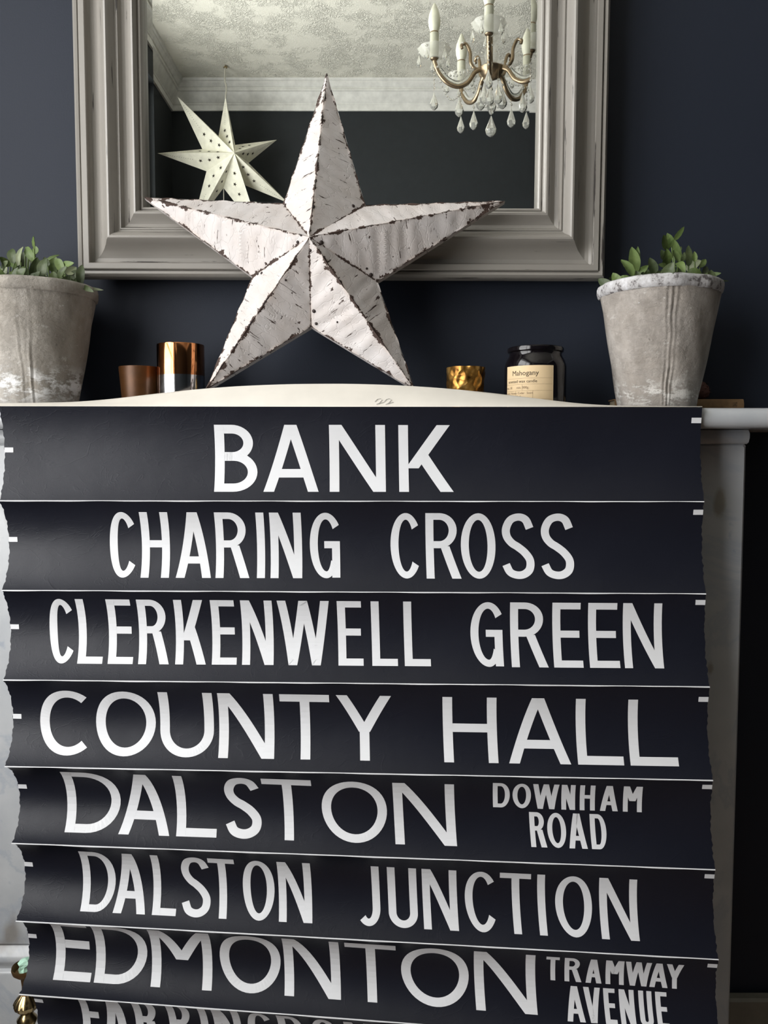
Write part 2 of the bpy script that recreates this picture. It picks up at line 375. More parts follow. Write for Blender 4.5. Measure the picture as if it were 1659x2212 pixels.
for sx, xo in ((1, XR_OUT), (-1, XL_OUT)):
    xi = xo-sx*.16; a, b = min(xo, xi), max(xo, xi)
    p = MB().box(a, 1.15, PLZ+.02 if sx < 0 else .215, b, Y_BACK-.001, ZF-.020, bev=.003).build('pilaster', M_MARBLE, fp, smooth=30)
    # capital: small stepped, rounded block under the shelf
    cp = []; 
    for (e, z) in ((0, ZF-.0205), (.003, ZF-.018), (.0045, ZF-.012), (.0045, ZF-.006), (.002, ZF-.001)):
        e *= .45; cp.append([(a-e, 1.15-e*2, z), (b+e, 1.15-e*2, z), (b+e, Y_BACK-.002, z), (a-e, Y_BACK-.002, z)])
    q = MB().grid(cp, closed=True); q.f += [(3, 2, 1, 0), (16, 17, 18, 19)]; q.mi += [0, 0]
    q.build('capital', M_MARBLE, fp, smooth=50)
    if sx < 0:
        pb = []
        for (e, z) in ((.012, .0305), (.012, PLZ-.016), (.010, PLZ-.012), (.006, PLZ-.010), (.006, PLZ-.006), (.010, PLZ), (.011, PLZ+.005), (.008, PLZ+.011), (.003, PLZ+.015), (0, PLZ+.0205)):
            pb.append([(a-e, 1.15-e, z), (b+e*.3, 1.15-e, z), (b+e*.3, Y_BACK-.002, z), (a-e, Y_BACK-.002, z)])
        q = MB().grid(pb, closed=True); q.f += [(3, 2, 1, 0), tuple(range(36, 40))]; q.mi += [0, 0]
        q.build('plinth', M_MARBLE, fp, smooth=40)
    else:
        MB().box(a, 1.152, .0305, b-.004, Y_BACK-.001, .2145, bev=.002).build('plinth', M_MARBLE, fp, smooth=30)
xa, xb = XL_OUT+.162, XR_OUT-.162
MB().box(xa, 1.17, .86, xb, Y_BACK-.001, ZF-.0005, bev=.002).build('frieze', M_MARBLE, fp)
MB().box(xa, 1.19, .0305, xb, Y_BACK-.001, .859, bev=.002).build('inset_panel', M_DARK, fp)
MB().box(XL_OUT-.05, .86, 0, XR_OUT+.012, Y_BACK-.001, .03, bev=.004).build('hearth', M_MARBLE, fp)
struct(MB().box(XR_OUT+.015, Y_BACK-.022, 0, X_RIGHT, Y_BACK-.0005, P(1650, 2158, 1.28).z, bev=.004).build('baseboard_back', M_SKIRT))
struct(MB().box(X_RIGHT-.02, Y_REAR, 0, X_RIGHT, Y_BACK-.03, .2, bev=.004).build('baseboard_right', M_SKIRT))
struct(MB().box(X_LEFT, Y_REAR, 0, X_RIGHT-.03, Y_REAR+.02, .2, bev=.004).build('baseboard_front', M_SKIRT))

# ---------------------------------------------------------------- mirror
ALPHA = radians(0.3); ROLL = radians(-.2)
MF_BL = P(174, 606, 1.262); MF_BR = P(1302, 601, 1.262)
MW = (MF_BR-MF_BL).length; 
mo = (MF_BL+MF_BR)/2
mir = thing('wall_mirror', 'large taupe painted wall mirror in a deep moulded frame', 'mirror', (mo.x, Y_BACK-.030, mo.z), (ALPHA, -ROLL, 0))
# local: x across, z up from the bottom edge, -y towards the room
PROF = [(0, 0), (0, 16), (1.5, 20), (5, 23), (9, 22.5), (11, 19), (11.5, 19), (11.8, 24), (13, 25), (21, 25), (22, 24), (22.3, 16), (26, 13), (32, 12), (38, 14), (45, 20), (51, 29), (55.5, 38),
        (58, 40.5), (61, 41), (65, 38), (69, 31), (72, 28), (74, 27.5), (74.5, 29), (76, 29), (76.5, 27), (80, 22), (85, 20.5), (90, 23), (95, 29), (98, 32), (101, 32.5), (104, 29), (106, 22), (106.5, 22), (108, 23.5), (110.5, 23), (112, 20), (112, 8), (112, 0)]
PROF = [(d/1105, h/1000) for d, h in PROF]
MH = .1015*2 + .345
def rail(a, b, inw):            # a,b local corner points (x,z); inw inward unit (x,z)
    a, b = Vector(a), Vector(b); d = (b-a).normalized(); i = Vector(inw); L = (b-a).length; pts = []
    nseg = 24
    for q, h in PROF:
        row = []
        for k in range(nseg+1):
            s = q + (L-2*q)*k/nseg; p = a + d*s + i*q
            row.append((p.x, -h, p.y))
        pts.append(row)
    return MB().grid(pts)
hw = MW/2
for a, b, i in (((-hw, 0), (hw, 0), (0, 1)), ((hw, 0), (hw, MH), (-1, 0)), ((hw, MH), (-hw, MH), (0, -1)), ((-hw, MH), (-hw, 0), (1, 0))):
    rail(a, b, i).build('frame_rail', M_FRAME_H if i[0] == 0 else M_FRAME_V, mir, smooth=28, local=True)
MB().box(-hw+.004, -.0005, .004, hw-.004, .008, MH-.004).build('backing_board', M_DARK, mir, local=True)
gx, g0, g1 = hw-.1012, .1012, MH-.1012; bw = .0125; bh = .00022
def ringp(x, lo, hi, y): return [(-x, y, lo), (x, y, lo), (x, y, hi), (-x, y, hi)]
MB().add(ringp(gx-bw, g0+bw, g1-bw, -.006), [(0, 1, 2, 3)]).build('mirror_glass', M_MIRROR, mir, local=True)
MB().grid([ringp(gx, g0, g1, -.006+bh), ringp(gx-bw, g0+bw, g1-bw, -.006)], closed=True).build('mirror_bevel', M_MIRROR, mir, local=True)
bpy.context.view_layer.update()
MN = (mir.matrix_world.to_3x3() @ Vector((0, -1, 0))).normalized(); MP0 = mir.matrix_world @ Vector((0, -.006, .2))
def reflect(p): p = Vector(p); return p - MN*(2*(p-MP0).dot(MN))
def V(px, py, D):               # what shows in the mirror at this pixel, D metres along the line of sight axis
    d = ray(px, py); return reflect(EYE + d*(D/d.y))

# ---------------------------------------------------------------- the destination blind
RID = [((-3, 877.5), (1517, 880)), ((-1, 1082), (1521, 1084)), ((4, 1275.5), (1525, 1283)), ((7, 1469), (1533, 1484)), ((10, 1656), (1540, 1686)),
       ((25, 1822), (1545, 1879)), ((34, 1990), (1552, 2073)), ((41, 2148), (1560, 2262)), ((66, 2290), (1566, 2440))]
Y0 = 1.082; BW = (P(*RID[0][1], Y0)-P(*RID[0][0], Y0)).length
R3 = []
for l, r_ in RID:
    w1 = (P(*r_, 1)-P(*l, 1)).length; Y = BW/w1; R3.append((P(*l, Y), P(*r_, Y)))
SLEN = .1285
def solve_a(c):
    q = min(c/SLEN, .992)
    lo_, hi_ = .05, 2.6
    for _ in range(30):
        mid = (lo_+hi_)/2
        if sin(mid)/mid > q: lo_ = mid
        else: hi_ = mid
    return lo_
def S(k, u, v, off=0.0):
    """point of panel k at fraction u across and v down (v along the paper)"""
    A = R3[k][0].lerp(R3[k][1], u); B = R3[k+1][0].lerp(R3[k+1][1], u); ch = B-A; c = ch.length
    a = max(solve_a(c), .34)*(1-.42*u)
    ax = (R3[k][1]-R3[k][0]).normalized(); dn = ch/c; bk = dn.cross(ax); bk = bk if bk.y > 0 else -bk; bk.normalize()
    R = c/(2*sin(a)); th = -a+2*a*v
    al = R*(sin(th)+sin(a)); dp = R*(cos(th)-cos(a))
    # slight waviness along the width
    wv = .0012*sin(u*9+k*1.7)*sin(pi*v)+.0006*sin(u*23+k*3.1)*sin(pi*v)
    nrm = dn*sin(th)+bk*cos(th)                    # points away from the room
    return A+dn*al+bk*(dp+wv) - nrm*off
bl = thing('destination_blind', 'long black roller blind printed with white place names, draped over the mantel', 'blind', (R3[0][0].lerp(R3[0][1], .5)))
NU = 90; NV = 36
rnd = random.Random(3)
def edge_jit(k, v, side):
    if side < 0: return 0
    t = k+v
    j = .0005*sin(t*23)+.0005*sin(t*67+1)*sin(t*5)+.0006*sin(t*151)*sin(t*9+2)
    return j*(0.2 if k < 1 and v < .5 else 1)*(1 if 0.04 < v < .96 else .2)
THK = .0004
panels = []
for k in range(8):
    f = []; bk_ = []
    for i in range(NV+1):
        v = i/NV; rf, rb = [], []
        for j in range(NU+1):
            u = j/NU
            if j == NU: u += edge_jit(k, v, 1)/BW*1.0
            if j == 0: u += (.0006*sin((k+v)*41)+.0005*sin((k+v)*97))/BW
            rf.append(S(k, u, v)); rb.append(S(k, u, v, -THK))
        f.append(rf); bk_.append(rb)
    mb = MB(); mb.grid(f, 0); b = len(mb.v); mb.grid([r[::-1] for r in bk_], 1)
    mb.grid([[f[i][0], bk_[i][0]] for i in range(NV+1)], 1); mb.grid([[bk_[i][NU], f[i][NU]] for i in range(NV+1)], 1)
    p = mb.build('panel', [M_BLIND, M_PAPER], bl, smooth=60); panels.append(p)

# --- lettering: strokes on the flat paper, wrapped on to the curved panel
def rectp(x0, y0, x1, y1, nx=2, ny=10): return [[(x0+(x1-x0)*j/nx, y0+(y1-y0)*i/ny) for j in range(nx+1)] for i in range(ny+1)]
def para(xb, xt, wh, y0, y1, ny=12): return [[(xb+(xt-xb)*i/ny, y0+(y1-y0)*i/ny), (xb+(xt-xb)*i/ny+wh, y0+(y1-y0)*i/ny)] for i in range(ny+1)]
def ring(cx, cy, rx, ry, t, a0, a1, n=28, tv=None):
    tv = tv or t*.92; out = []
    for i in range(n+1):
        a = radians(a0+(a1-a0)*i/n); out.append([(cx+rx*cos(a), cy+ry*sin(a)), (cx+(rx-t)*cos(a), cy+(ry-tv)*sin(a))])
    return out
def stroke(pts, t, n=6):
    c = catmull([(x, y, 0) for x, y in pts], n); out = []
    for i, p in enumerate(c):
        d = (c[min(i+1, len(c)-1)]-c[max(i-1, 0)]).normalized(); q = Vector((-d.y, d.x, 0))*(t/2)
        out.append([(p.x+q.x, p.y+q.y), (p.x-q.x, p.y-q.y)])
    return out
def glyph(ch, W, H, t):
    tb = t*.92; h2 = H/2
    if ch == 'I': return [rectp((W-t)/2, 0, (W+t)/2, H)]
    if ch == 'L': return [rectp(0, 0, t, H), rectp(t, 0, W, tb, 6, 3)]
    if ch in 'EF':
        g = [rectp(0, 0, t, H), rectp(t, H-tb, W*(.96 if ch == 'E' else 1), H, 6, 3), rectp(t, h2-tb*.45, W*.92, h2+tb*.55, 6, 3)]
        if ch == 'E': g.append(rectp(t, 0, W, tb, 6, 3))
        return g
    if ch == 'T': return [rectp((W-t)/2, 0, (W+t)/2, H-tb), rectp(0, H-tb, W, H, 8, 3)]
    if ch == 'H': return [rectp(0, 0, t, H), rectp(W-t, 0, W, H), rectp(t, h2-tb*.4, W-t, h2+tb*.6, 6, 3)]
    if ch == 'A':
        wh = t*1.10; ap = (W-wh*1.15)/2; s = (ap)/H; yb = H*.22
        xl = s*yb+wh*.6; return [para(0, ap, wh, 0, H), para(W-wh, W-wh-ap, wh, 0, H), rectp(xl, yb, W-xl, yb+tb, 6, 3)]
    if ch == 'V':
        wh = t*1.10; ap = (W-wh*1.15)/2; return [para(ap, 0, wh, 0, H), para(W-wh-ap, W-wh, wh, 0, H)]
    if ch == 'W':
        wh = t*1.08; m_ = (W-wh)/2; q = W*.25-wh*.35
        return [para(q, 0, wh, 0, H), para(q, m_, wh, 0, H), para(W-wh-q, m_, wh, 0, H), para(W-wh-q, W-wh, wh, 0, H)]
    if ch == 'N': wh = t*(1.3 if W/H > .6 else 1.12); return [rectp(0, 0, t, H), rectp(W-t, 0, W, H), para(W-wh, 0, wh, 0, H)]
    if ch == 'M':
        wh = t*1.25; yb = H*.40; c = (W-wh)/2
        return [rectp(0, 0, t, H), rectp(W-t, 0, W, H), para(c, 0, wh, yb, H), para(c, W-wh, wh, yb, H)]
    if ch == 'K':
        wh = t*(1.36 if W/H > .6 else 1.15); xt = W*.95-wh; xd = t*.7+(xt-t*.7)*(.56-.36)/.64; return [rectp(0, 0, t, H), para(t*.7, xt, wh, H*.36, H), para(W-wh, xd, wh, 0, H*.56)]
    if ch == 'Y': wh = t*1.15; c = (W-t)/2; return [rectp(c, 0, c+t, H*.46), para(c-(wh-t)/2, 0, wh, H*.42, H), para(c-(wh-t)/2, W-wh, wh, H*.42, H)]
    def bowl(x1, yb, yt):
        ry = (yt-yb)/2; rx = min((x1-t)*.75, ry*1.15); cx = x1-rx
        return [rectp(t, yt-tb, cx, yt, 4, 3), rectp(t, yb, cx, yb+tb, 4, 3), ring(cx, (yt+yb)/2, rx, ry, t, -90, 90, 20, tb)]
    if ch == 'R':
        wh = t*1.15; return [rectp(0, 0, t, H)]+bowl(W*.90, H*.46, H)+[para(W-wh, W*.42, wh, 0, H*.49)]
    if ch == 'B': return [rectp(0, 0, t, H)]+bowl(W*.90, H*.535-tb*.5, H)+bowl(W, 0, H*.535+tb*.5)
    if ch == 'D': return [rectp(0, 0, t, H)]+bowl(W, 0, H)
    if ch == 'O': return [ring(W/2, h2, W/2, h2, t, 0, 360, 48)]
    if ch in 'CG':
        wide = W/H > .62
        rx = W*(.62 if wide else .55); ry = h2; cx = rx
        a = 49 if wide else 38
        if ch == 'C': return [ring(cx, h2, rx, ry, t, a, 360-a, 40)]
        return [ring(cx, h2, rx, ry, t, a, 275, 36), rectp(W-t, 0.01*H, W, H*.56, 2, 8), rectp(W*.48, H*.56-tb, W-t, H*.56, 4, 3), ring(cx, h2, W-cx, ry, t, 270, 325, 10)]
    if ch == 'U':
        rx = W/2; ry = min(rx, H*.40); return [rectp(0, ry, t, H), rectp(W-t, ry, W, H), ring(rx, ry, rx, ry, t, 180, 360, 24)]
    if ch == 'J':
        rx = W*.55; ry = H*.27; return [rectp(W-t, ry, W, H), ring(W-rx, ry, rx, ry, t, 225, 360, 20)]
    if ch == 'S':
        p = [(.97, .80), (.80, .95), (.52, 1.0), (.2, .95), (.03, .80), (.06, .66), (.25, .55), (.5, .48), (.78, .38), (.97, .25), (.93, .10), (.70, .015), (.42, 0), (.15, .05), (.0, .18)]
        return [stroke([(t/2+x*(W-t), t/2+y*(H-t)) for x, y in p], t)]
    return []
PXM = BW/1520.0
def put(k, items, stroke_px, v0, v1):
    """items: (letter, x0, x1) measured in pixels along the panel; v0,v1 cap top and foot down the panel"""
    mb = MB(); xl, xr = RID[k+1][0][0], RID[k+1][1][0]
    for ch, x0, x1 in items:
        u0 = (x0-xl)/(xr-xl); W = (x1-x0)/(xr-xl)*BW; H = (v1-v0)*SLEN; t = stroke_px*PXM
        for pl in glyph(ch, W, H, t):
            g = [[S(k, u0+x/BW, v1-(y/H)*(v1-v0), .00035) for x, y in row] for row in pl]
            mb.grid(g)
    return mb
def lettering(k, word, items, sp, v0, v1):
    words = word.split(); i = 0
    for wd in words:
        o = put(k, items[i:i+len(wd)], sp, v0, v1).build('lettering', M_PRINT, panels[k]); o['label'] = 'white lettering reading '+wd
        i += len(wd)
def W_(s, *xs): return [(c, xs[2*i], xs[2*i+1]) for i, c in enumerate(s)]
lettering(0, 'BANK', W_('BANK', 461, 554, 568, 688, 712, 834, 863, 981), 21, .19, .895)
lettering(1, 'CHARING CROSS', W_('CHARING', 228, 286, 299, 361, 376, 453, 463, 537, 552, 572, 583, 652, 669, 735)+W_('CROSS', 846, 908, 923, 999, 1000, 1076, 1089, 1161, 1174, 1247), 17.5, .135, .845)
lettering(2, 'CLERKENWELL GREEN', W_('CLERKENWELL', 94, 149, 159, 214, 226, 281, 293, 360, 374, 441, 454, 508, 520, 589, 600, 714, 731, 786, 805, 861, 876, 933)
          + W_('GREEN', 1022, 1092, 1109, 1189, 1201, 1265, 1279, 1345, 1355, 1440), 17.5, .11, .81)
lettering(3, 'COUNTY HALL', W_('COUNTY', 71, 176, 195, 327, 337, 456, 468, 590, 604, 713, 728, 849)+W_('HALL', 961, 1079, 1102, 1237, 1252, 1352, 1366, 1471), 21, .16, .865)
lettering(4, 'DALSTON', W_('DALSTON', 131, 251, 249, 361, 376, 464, 483, 564, 569, 678, 697, 840, 855, 989), 20.5, .15, .86)
lettering(4, 'DOWNHAM', W_('DOWNHAM', 1073, 1110, 1116, 1156, 1160, 1217, 1222, 1252, 1262, 1295, 1306, 1345, 1356, 1397), 10.5, .11, .43)
lettering(4, 'ROAD', W_('ROAD', 1151, 1186, 1189, 1230, 1234, 1274, 1283, 1318), 11, .47, .84)
lettering(5, 'DALSTON JUNCTION', W_('DALSTON', 165, 238, 236, 307, 322, 374, 385, 450, 448, 506, 521, 591, 600, 673)
          + W_('JUNCTION', 775, 823, 841, 905, 917, 993, 1010, 1076, 1088, 1156, 1167, 1189, 1208, 1288, 1304, 1386), 17, .18, .86)
lettering(6, 'EDMONTON', W_('EDMONTON', 102, 184, 192, 307, 317, 451, 468, 603, 611, 735, 748, 860, 870, 1019, 1031, 1165), 21, .11, .82)
lettering(6, 'TRAMWAY', W_('TRAMWAY', 1189, 1218, 1229, 1266, 1275, 1310, 1319, 1359, 1362, 1419, 1415, 1455, 1451, 1489), 10.5, .12, .44)
lettering(6, 'AVENUE', W_('AVENUE', 1229, 1269, 1269, 1306, 1313, 1339, 1347, 1380, 1390, 1419, 1427, 1453), 11, .49, .86)
lettering(7, 'FARRINGDON', W_('FARRINGDON', 168, 208, 214, 272, 286, 340, 361, 415, 432, 448, 462, 522, 536, 590, 606, 662, 676, 736, 752, 812), 17, .16, .86)
def strip(k, u0, u1, v0, v1, name, parent, mat, off=.0004, nu=2, nv=2):
    return MB().grid([[S(k, u0+(u1-u0)*j/nu, v0+(v1-v0)*i/nv, off) for j in range(nu+1)] for i in range(nv+1)]).build(name, mat, parent)
LT = [.45, .44, .43, .47, .40, .42, .40, .4]; RTK = [.12, .10, .08, .13, .07, .075, .085, .1]
for k in range(8):
    strip(k, .0, .0125, LT[k]-.022, LT[k]+.028, 'tick_mark', panels[k], M_PRINT)
    strip(k, .986, 1.0, RTK[k]-.012, RTK[k]+.045, 'tick_mark', panels[k], M_PRINT)
    # worn white line along the sharp fold below each panel
    pts = []
    for j in range(NU+1):
        u = j/NU; c = S(k, u, 1.0); a = S(k, u, .994, .0003); wdt = .0004+.00025*sin(u*31+k)+.0002*sin(u*77)
        pts.append([a, c+Vector((0, -.0009, .0002)), c+Vector((0, -.0009, -wdt)), c+Vector((0, .0006, -wdt*.8))])
    MB().grid(pts).build('fold_line', M_PRINT, panels[k])
# header: blank paper that bows up over the shelf
ARCH = [(-20, 871), (100, 870), (200, 867), (320, 852), (450, 838), (570, 831), (690, 828.5), (800, 829.5), (900, 834), (1000, 842), (1100, 853), (1200, 866), (1290, 876), (1517, 878)]
def arch(x):
    for (a, b) in zip(ARCH, ARCH[1:]):
        if a[0] <= x <= b[0]:
            t = (x-a[0])/(b[0]-a[0]); return a[1]+(b[1]-a[1])*t
    return ARCH[0][1] if x < 0 else ARCH[-1][1]
arch_s = lambda x: sum(arch(x+d) for d in (-60, -30, 0, 30, 60))/5
rows = []
for i in range(13):
    t = i/12; row = []
    for j in range(NU+1):
        u = j/NU; px = -3+1520*u; y0_ = 877.5+2.5*u
        a = P(px, y0_, 1.0825); a = S(0, u, 0, 0.0)
        c = P(px, min(arch_s(px), y0_-2), 1.12)
        if t < .75:
            s = t/.75; p = a.lerp(c, s); p.z = a.z+(c.z-a.z)*(s**.8); p.y = a.y+(c.y-a.y)*s
        else:
            s = (t-.75)/.25; p = Vector((c.x, c.y+.008*s, max(c.z-(c.z-SH_TOP-.001)*s*s*.7, SH_TOP+.0008)))
        p.z = max(p.z, SH_TOP+.0006)
        row.append(p)
    rows.append(row)
o = MB().grid(rows).build('header', M_PAPER, bl, smooth=60); o['label'] = 'blank cream paper header bowed up over the shelf'
hdr = o
def hdr_pt(px, py):            # pencil figures drawn on the header
    u = (px+3)/1520; a = S(0, u, 0); c = P(px, arch_s(px), 1.12); y0_ = 877.5+2.5*u
    s = max(0, min(1, ((y0_-py)/(y0_-arch_s(px)))))
    s = s**1.1; p = a.lerp(c, s); p.z = a.z+(c.z-a.z)*(s**.8); return p+Vector((0, -.0012, -.0002))
for ox in (0, 20):
    pts = [(810+ox, 870), (815+ox, 865), (822+ox, 864), (825+ox, 867), (819+ox, 873), (813+ox, 877-2), (820+ox, 873), (830+ox, 871)]
    MB().tube([hdr_pt(x, y) for x, y in pts], .0003, 5).build('pencil_figure', M_PENCIL, hdr)

# ---------------------------------------------------------------- distressed metal star
LEAN = radians(8)
s0 = P(690, 838, 1.165); SN = Vector((-.04, -cos(LEAN), sin(LEAN))).normalized()
st = thing('metal_star', 'large white flaking five-pointed metal star leaning on the mirror', 'star', (P(672, 838, 1.18).x, 1.18, SH_TOP))
tips = [(706, 158), (1091, 434), (897, 843), (444, 843), (310, 426)]
vals = [(789, 443), (815, 608), (672, 706), (545, 598), (612, 440)]
TP = [on_plane(x, y, s0, SN) for x, y in tips]; VL = [on_plane(x, y, s0, SN) for x, y in vals]
AP = P(668, 512, on_plane(668, 512, s0, SN).y-.062)
def facet(tip, val, ax_tip, N=44, sgn=1):
    """triangle apex-tip-valley as a fine sheet with shallow corrugations"""
    nrm = (tip-AP).cross(val-AP).normalized()
    if nrm.y > 0: nrm = -nrm
    d = (ax_tip-AP).normalized(); L = (ax_tip-AP).length
    idx = {}; vs = []; ed = []; al = []
    h_t = ((tip-AP).cross(val-AP)).length
    for i in range(N+1):
        for j in range(N+1-i):
            b, c = i/N, j/N; a = 1-b-c
            p = AP*a+tip*b+val*c
            dr = c*h_t/(tip-AP).length; do = a*h_t/(tip-val).length; dv = b*h_t/(val-AP).length
            e = min(dr, do, dv*1.6)
            s = (p-AP).dot(d)
            k = min(1, e/.012)
            cor = ((.0007 if nrm.z < -.05 else .0004)*sin(s*2*pi/.0235+val.x*40+1.5*sin(s*50+c*2))+.0004*sin(s*2*pi/.041+1+val.z*30))*k
            wob = .0009*sin(s*170+val.z*30)*(1 if do < 1e-5 or dr < 1e-5 else 0)
            idx[(i, j)] = len(vs); vs.append(p+nrm*(cor+wob)); ed.append(e); al.append((s, ((p-AP)-d*s).dot(nrm.cross(d))+val.x*3, 0))
    fs = []
    for i in range(N):
        for j in range(N-i):
            fs.append((idx[(i, j)], idx[(i+1, j)], idx[(i, j+1)]))
            if j < N-i-1: fs.append((idx[(i+1, j)], idx[(i+1, j+1)], idx[(i, j+1)]))
    if (vs[fs[0][1]]-vs[fs[0][0]]).cross(vs[fs[0][2]]-vs[fs[0][0]]).dot(nrm) < 0: fs = [f[::-1] for f in fs]
    return vs, fs, ed, al, nrm
for i in range(5):
    tip = TP[i]; mb = MB(); ED = []; AL = []
    for val in (VL[i-1], VL[i]):
        vs, fs, ed, al, _ = facet(tip, val, tip); mb.add(vs, fs); ED += ed; AL += al
        bkv = -SN*.011
        n = 30; g = [[tip.lerp(val, q/n), tip.lerp(val, q/n)+bkv] for q in range(n+1)]
        mb.grid(g); 
        for q in range(n+1): ED += [.003, .006]; AL += [(q*.01, 0, .3), (q*.01, .011, .3)]
    o = mb.build('star_point', M_STAR, st, smooth=20)
    a = o.data.attributes.new('edge', 'FLOAT', 'POINT'); a.data.foreach_set('value', ED)
    a = o.data.attributes.new('along', 'FLOAT_VECTOR', 'POINT'); a.data.foreach_set('vector', [c for t in AL for c in t])
def on_star(px, py):
    best = None; d = ray(px, py).normalized()
    for i in range(5):
        for val in (VL[i-1], VL[i]):
            n = (TP[i]-AP).cross(val-AP).normalized(); 
            if abs(d.dot(n)) < 1e-5: continue
            p = EYE+d*((AP-EYE).dot(n)/d.dot(n))
            # inside the triangle?
            A, B, Cc = AP, TP[i], val
            def sd(a_, b_): return (b_-a_).cross(p-a_).dot(n)
            s1, s2, s3 = sd(A, B), sd(B, Cc), sd(Cc, A)
            if (s1 >= 0 and s2 >= 0 and s3 >= 0) or (s1 <= 0 and s2 <= 0 and s3 <= 0):
                nn = n if n.y < 0 else -n; best = (p, nn)
    return best
for x, y, r in ((643, 523, 3.4), (694, 524, 4.6), (801, 594, 4.6), (557, 592, 3.2), (565, 590, 3.2), (678, 672, 4.2), (683, 699, 3.4), (763, 445, 3.8), (677, 446, 3.6), (670, 541, 3.4), (729, 696, 2.6), (617, 605, 2.4), (792, 580, 2.5), (650, 508, 2.4), (617, 442, 2.6)):
    hit = on_star(x, y)
    if not hit: continue
    p, nn = hit; R = r*.00065; u = nn.orthogonal().normalized(); v = nn.cross(u); rows = []
    for q in range(4):
        a = q/3*pi/2; rows.append([p+nn*(R*.55*sin(a)+.0002)+(u*cos(b)+v*sin(b))*(R*cos(a)+1e-5) for b in [2*pi*z/12 for z in range(12)]])
    MB().grid(rows, closed=True).build('rivet', M_RIVET, st, smooth=60)

# ---------------------------------------------------------------- potted plants
def pot(name, label, cx, rim_px, bot_px, yrim, Yc, mat, seams, seed):
    """cx centre px at rim, half widths in px"""
    zr = P(cx[0], yrim, Yc).z; Rr = rim_px*Yc/F*.985; Rb = bot_px*Yc/F
    x = P((cx[0]+cx[1])/2, 750, Yc).x
    t = thing(name, label, 'plant', (x, Yc, SH_TOP), group='stone pots of greenery on the mantel')
    H = zr-SH_TOP; hr = random.Random(seed)
    ph = [hr.uniform(0, 6) for _ in range(6)]
    def wob(r, z, a):
        w_ = .0012*sin(2*a+ph[0])+.0007*sin(5*a+z*30+ph[1])+.0005*sin(11*a+z*70+ph[2])
        for sa, dep in seams:
            d = (a-sa-.012*sin(z*55+sa*9)-.008*sin(z*140)+pi) % (2*pi)-pi; dep = dep*(.55+.45*sin(z*38+sa*5)) if seed == 1 else dep*(.8+.2*sin(z*60))
            if z < H-.014: w_ += dep*(math.exp(-(d/.022)**2)) - dep*.9*math.exp(-((d-.055)/.02)**2)
        return r+w_
    pr = [(Rb*.93, 0), (Rb, .003)]
    for i in range(1, 25): q = i/24; pr.append((Rb+(Rr*.955-Rb)*q**.92, .003+(H-.018)*q))
    body = MB().lathe(pr, 300, fn=wob)
    body.build('pot_body', mat, t, smooth=50, local=True)
    rr = random.Random(seed+1); chips = [rr.uniform(-1, 1) for _ in range(48)]
    def wr(r, z, a):
        i = a/(2*pi)*48; c = chips[int(i) % 48]*(1-i % 1)+chips[(int(i)+1) % 48]*(i % 1)
        return r+.0011*c+wob(0, H, a)
    zz = H-.0155
    rim = MB().lathe([(Rr*.955, zz-.001), (Rr*.985, zz+.001), (Rr*1.0, zz+.006), (Rr, zz+.012), (Rr*.985, zz+.0152), (Rr*.955, zz+.0165), (Rr*.91, zz+.0155), (Rr*.90, zz+.005), (Rr*.89, zz-.02)], 96, fn=wr, caps=False)
    rim.build('pot_rim', M_RIM if seed == 2 else mat, t, smooth=50, local=True)
    MB().lathe([(Rr*.885, H-.032), (Rr*.885, H-.022), (Rr*.5, H-.012), (.002, H-.008)], 32).build('moss', M_MOSS, t, smooth=60, local=True)
    return t, x, H, Rr
def leaf(base, tip, wid, parent, mat, curl=.15, twist=0.0, cup=.25):
    L = (tip-base).length; d = (tip-base).normalized(); toward = Vector((0, -1, 0)); side = d.cross(toward)
    if side.length < .1: side = Vector((1, 0, 0))
    side.normalize(); nrm = side.cross(d).normalized()
    side, nrm = side*cos(twist)+nrm*sin(twist), nrm*cos(twist)-side*sin(twist)
    pts = []; N = 10; Mx = 6
    for i in range(N+1):
        t = i/N; w_ = wid/2*(max(0, sin(pi*min(1, t**.85))))**.62*(1-.12*t) if 0 < t < 1 else wid*.03
        c = base+d*(L*t)+nrm*(curl*L*sin(pi*t))
        row = []
        for j in range(Mx+1):
            s = j/Mx*2-1; row.append(c+side*(w_*s)+nrm*(cup*w_*(abs(s)**1.3-.3)) + nrm*(.0003*sin(t*40+j)))
        pts.append(row)
    back = [[p-nrm*.0006 for p in r[::-1]] for r in pts]
    return MB().grid(pts).grid(back).build('leaf', mat, parent, smooth=80)
tL, xL, HL, RL = pot('potted_plant', 'green leafy plant in a weathered stone pot at the left end of the mantel', (70, 80), 133, 79, 622, 1.203, M_POT_L, [(-pi/2+.30, .0012), (-pi/2+.10, .0006), (-pi/2-.9, .0008)], 1)
tR, xR, HR, RR = pot('potted_plant', 'green leafy plant in a seamed stone pot with chipped white rim, before the tan book', (1430, 1414), 131, 80, 618, 1.203, M_POT_R, [(-pi/2-.13, .0014), (-pi/2-.21, .0009), (-pi/2-.05, .0007)], 2)
lr = random.Random(11)
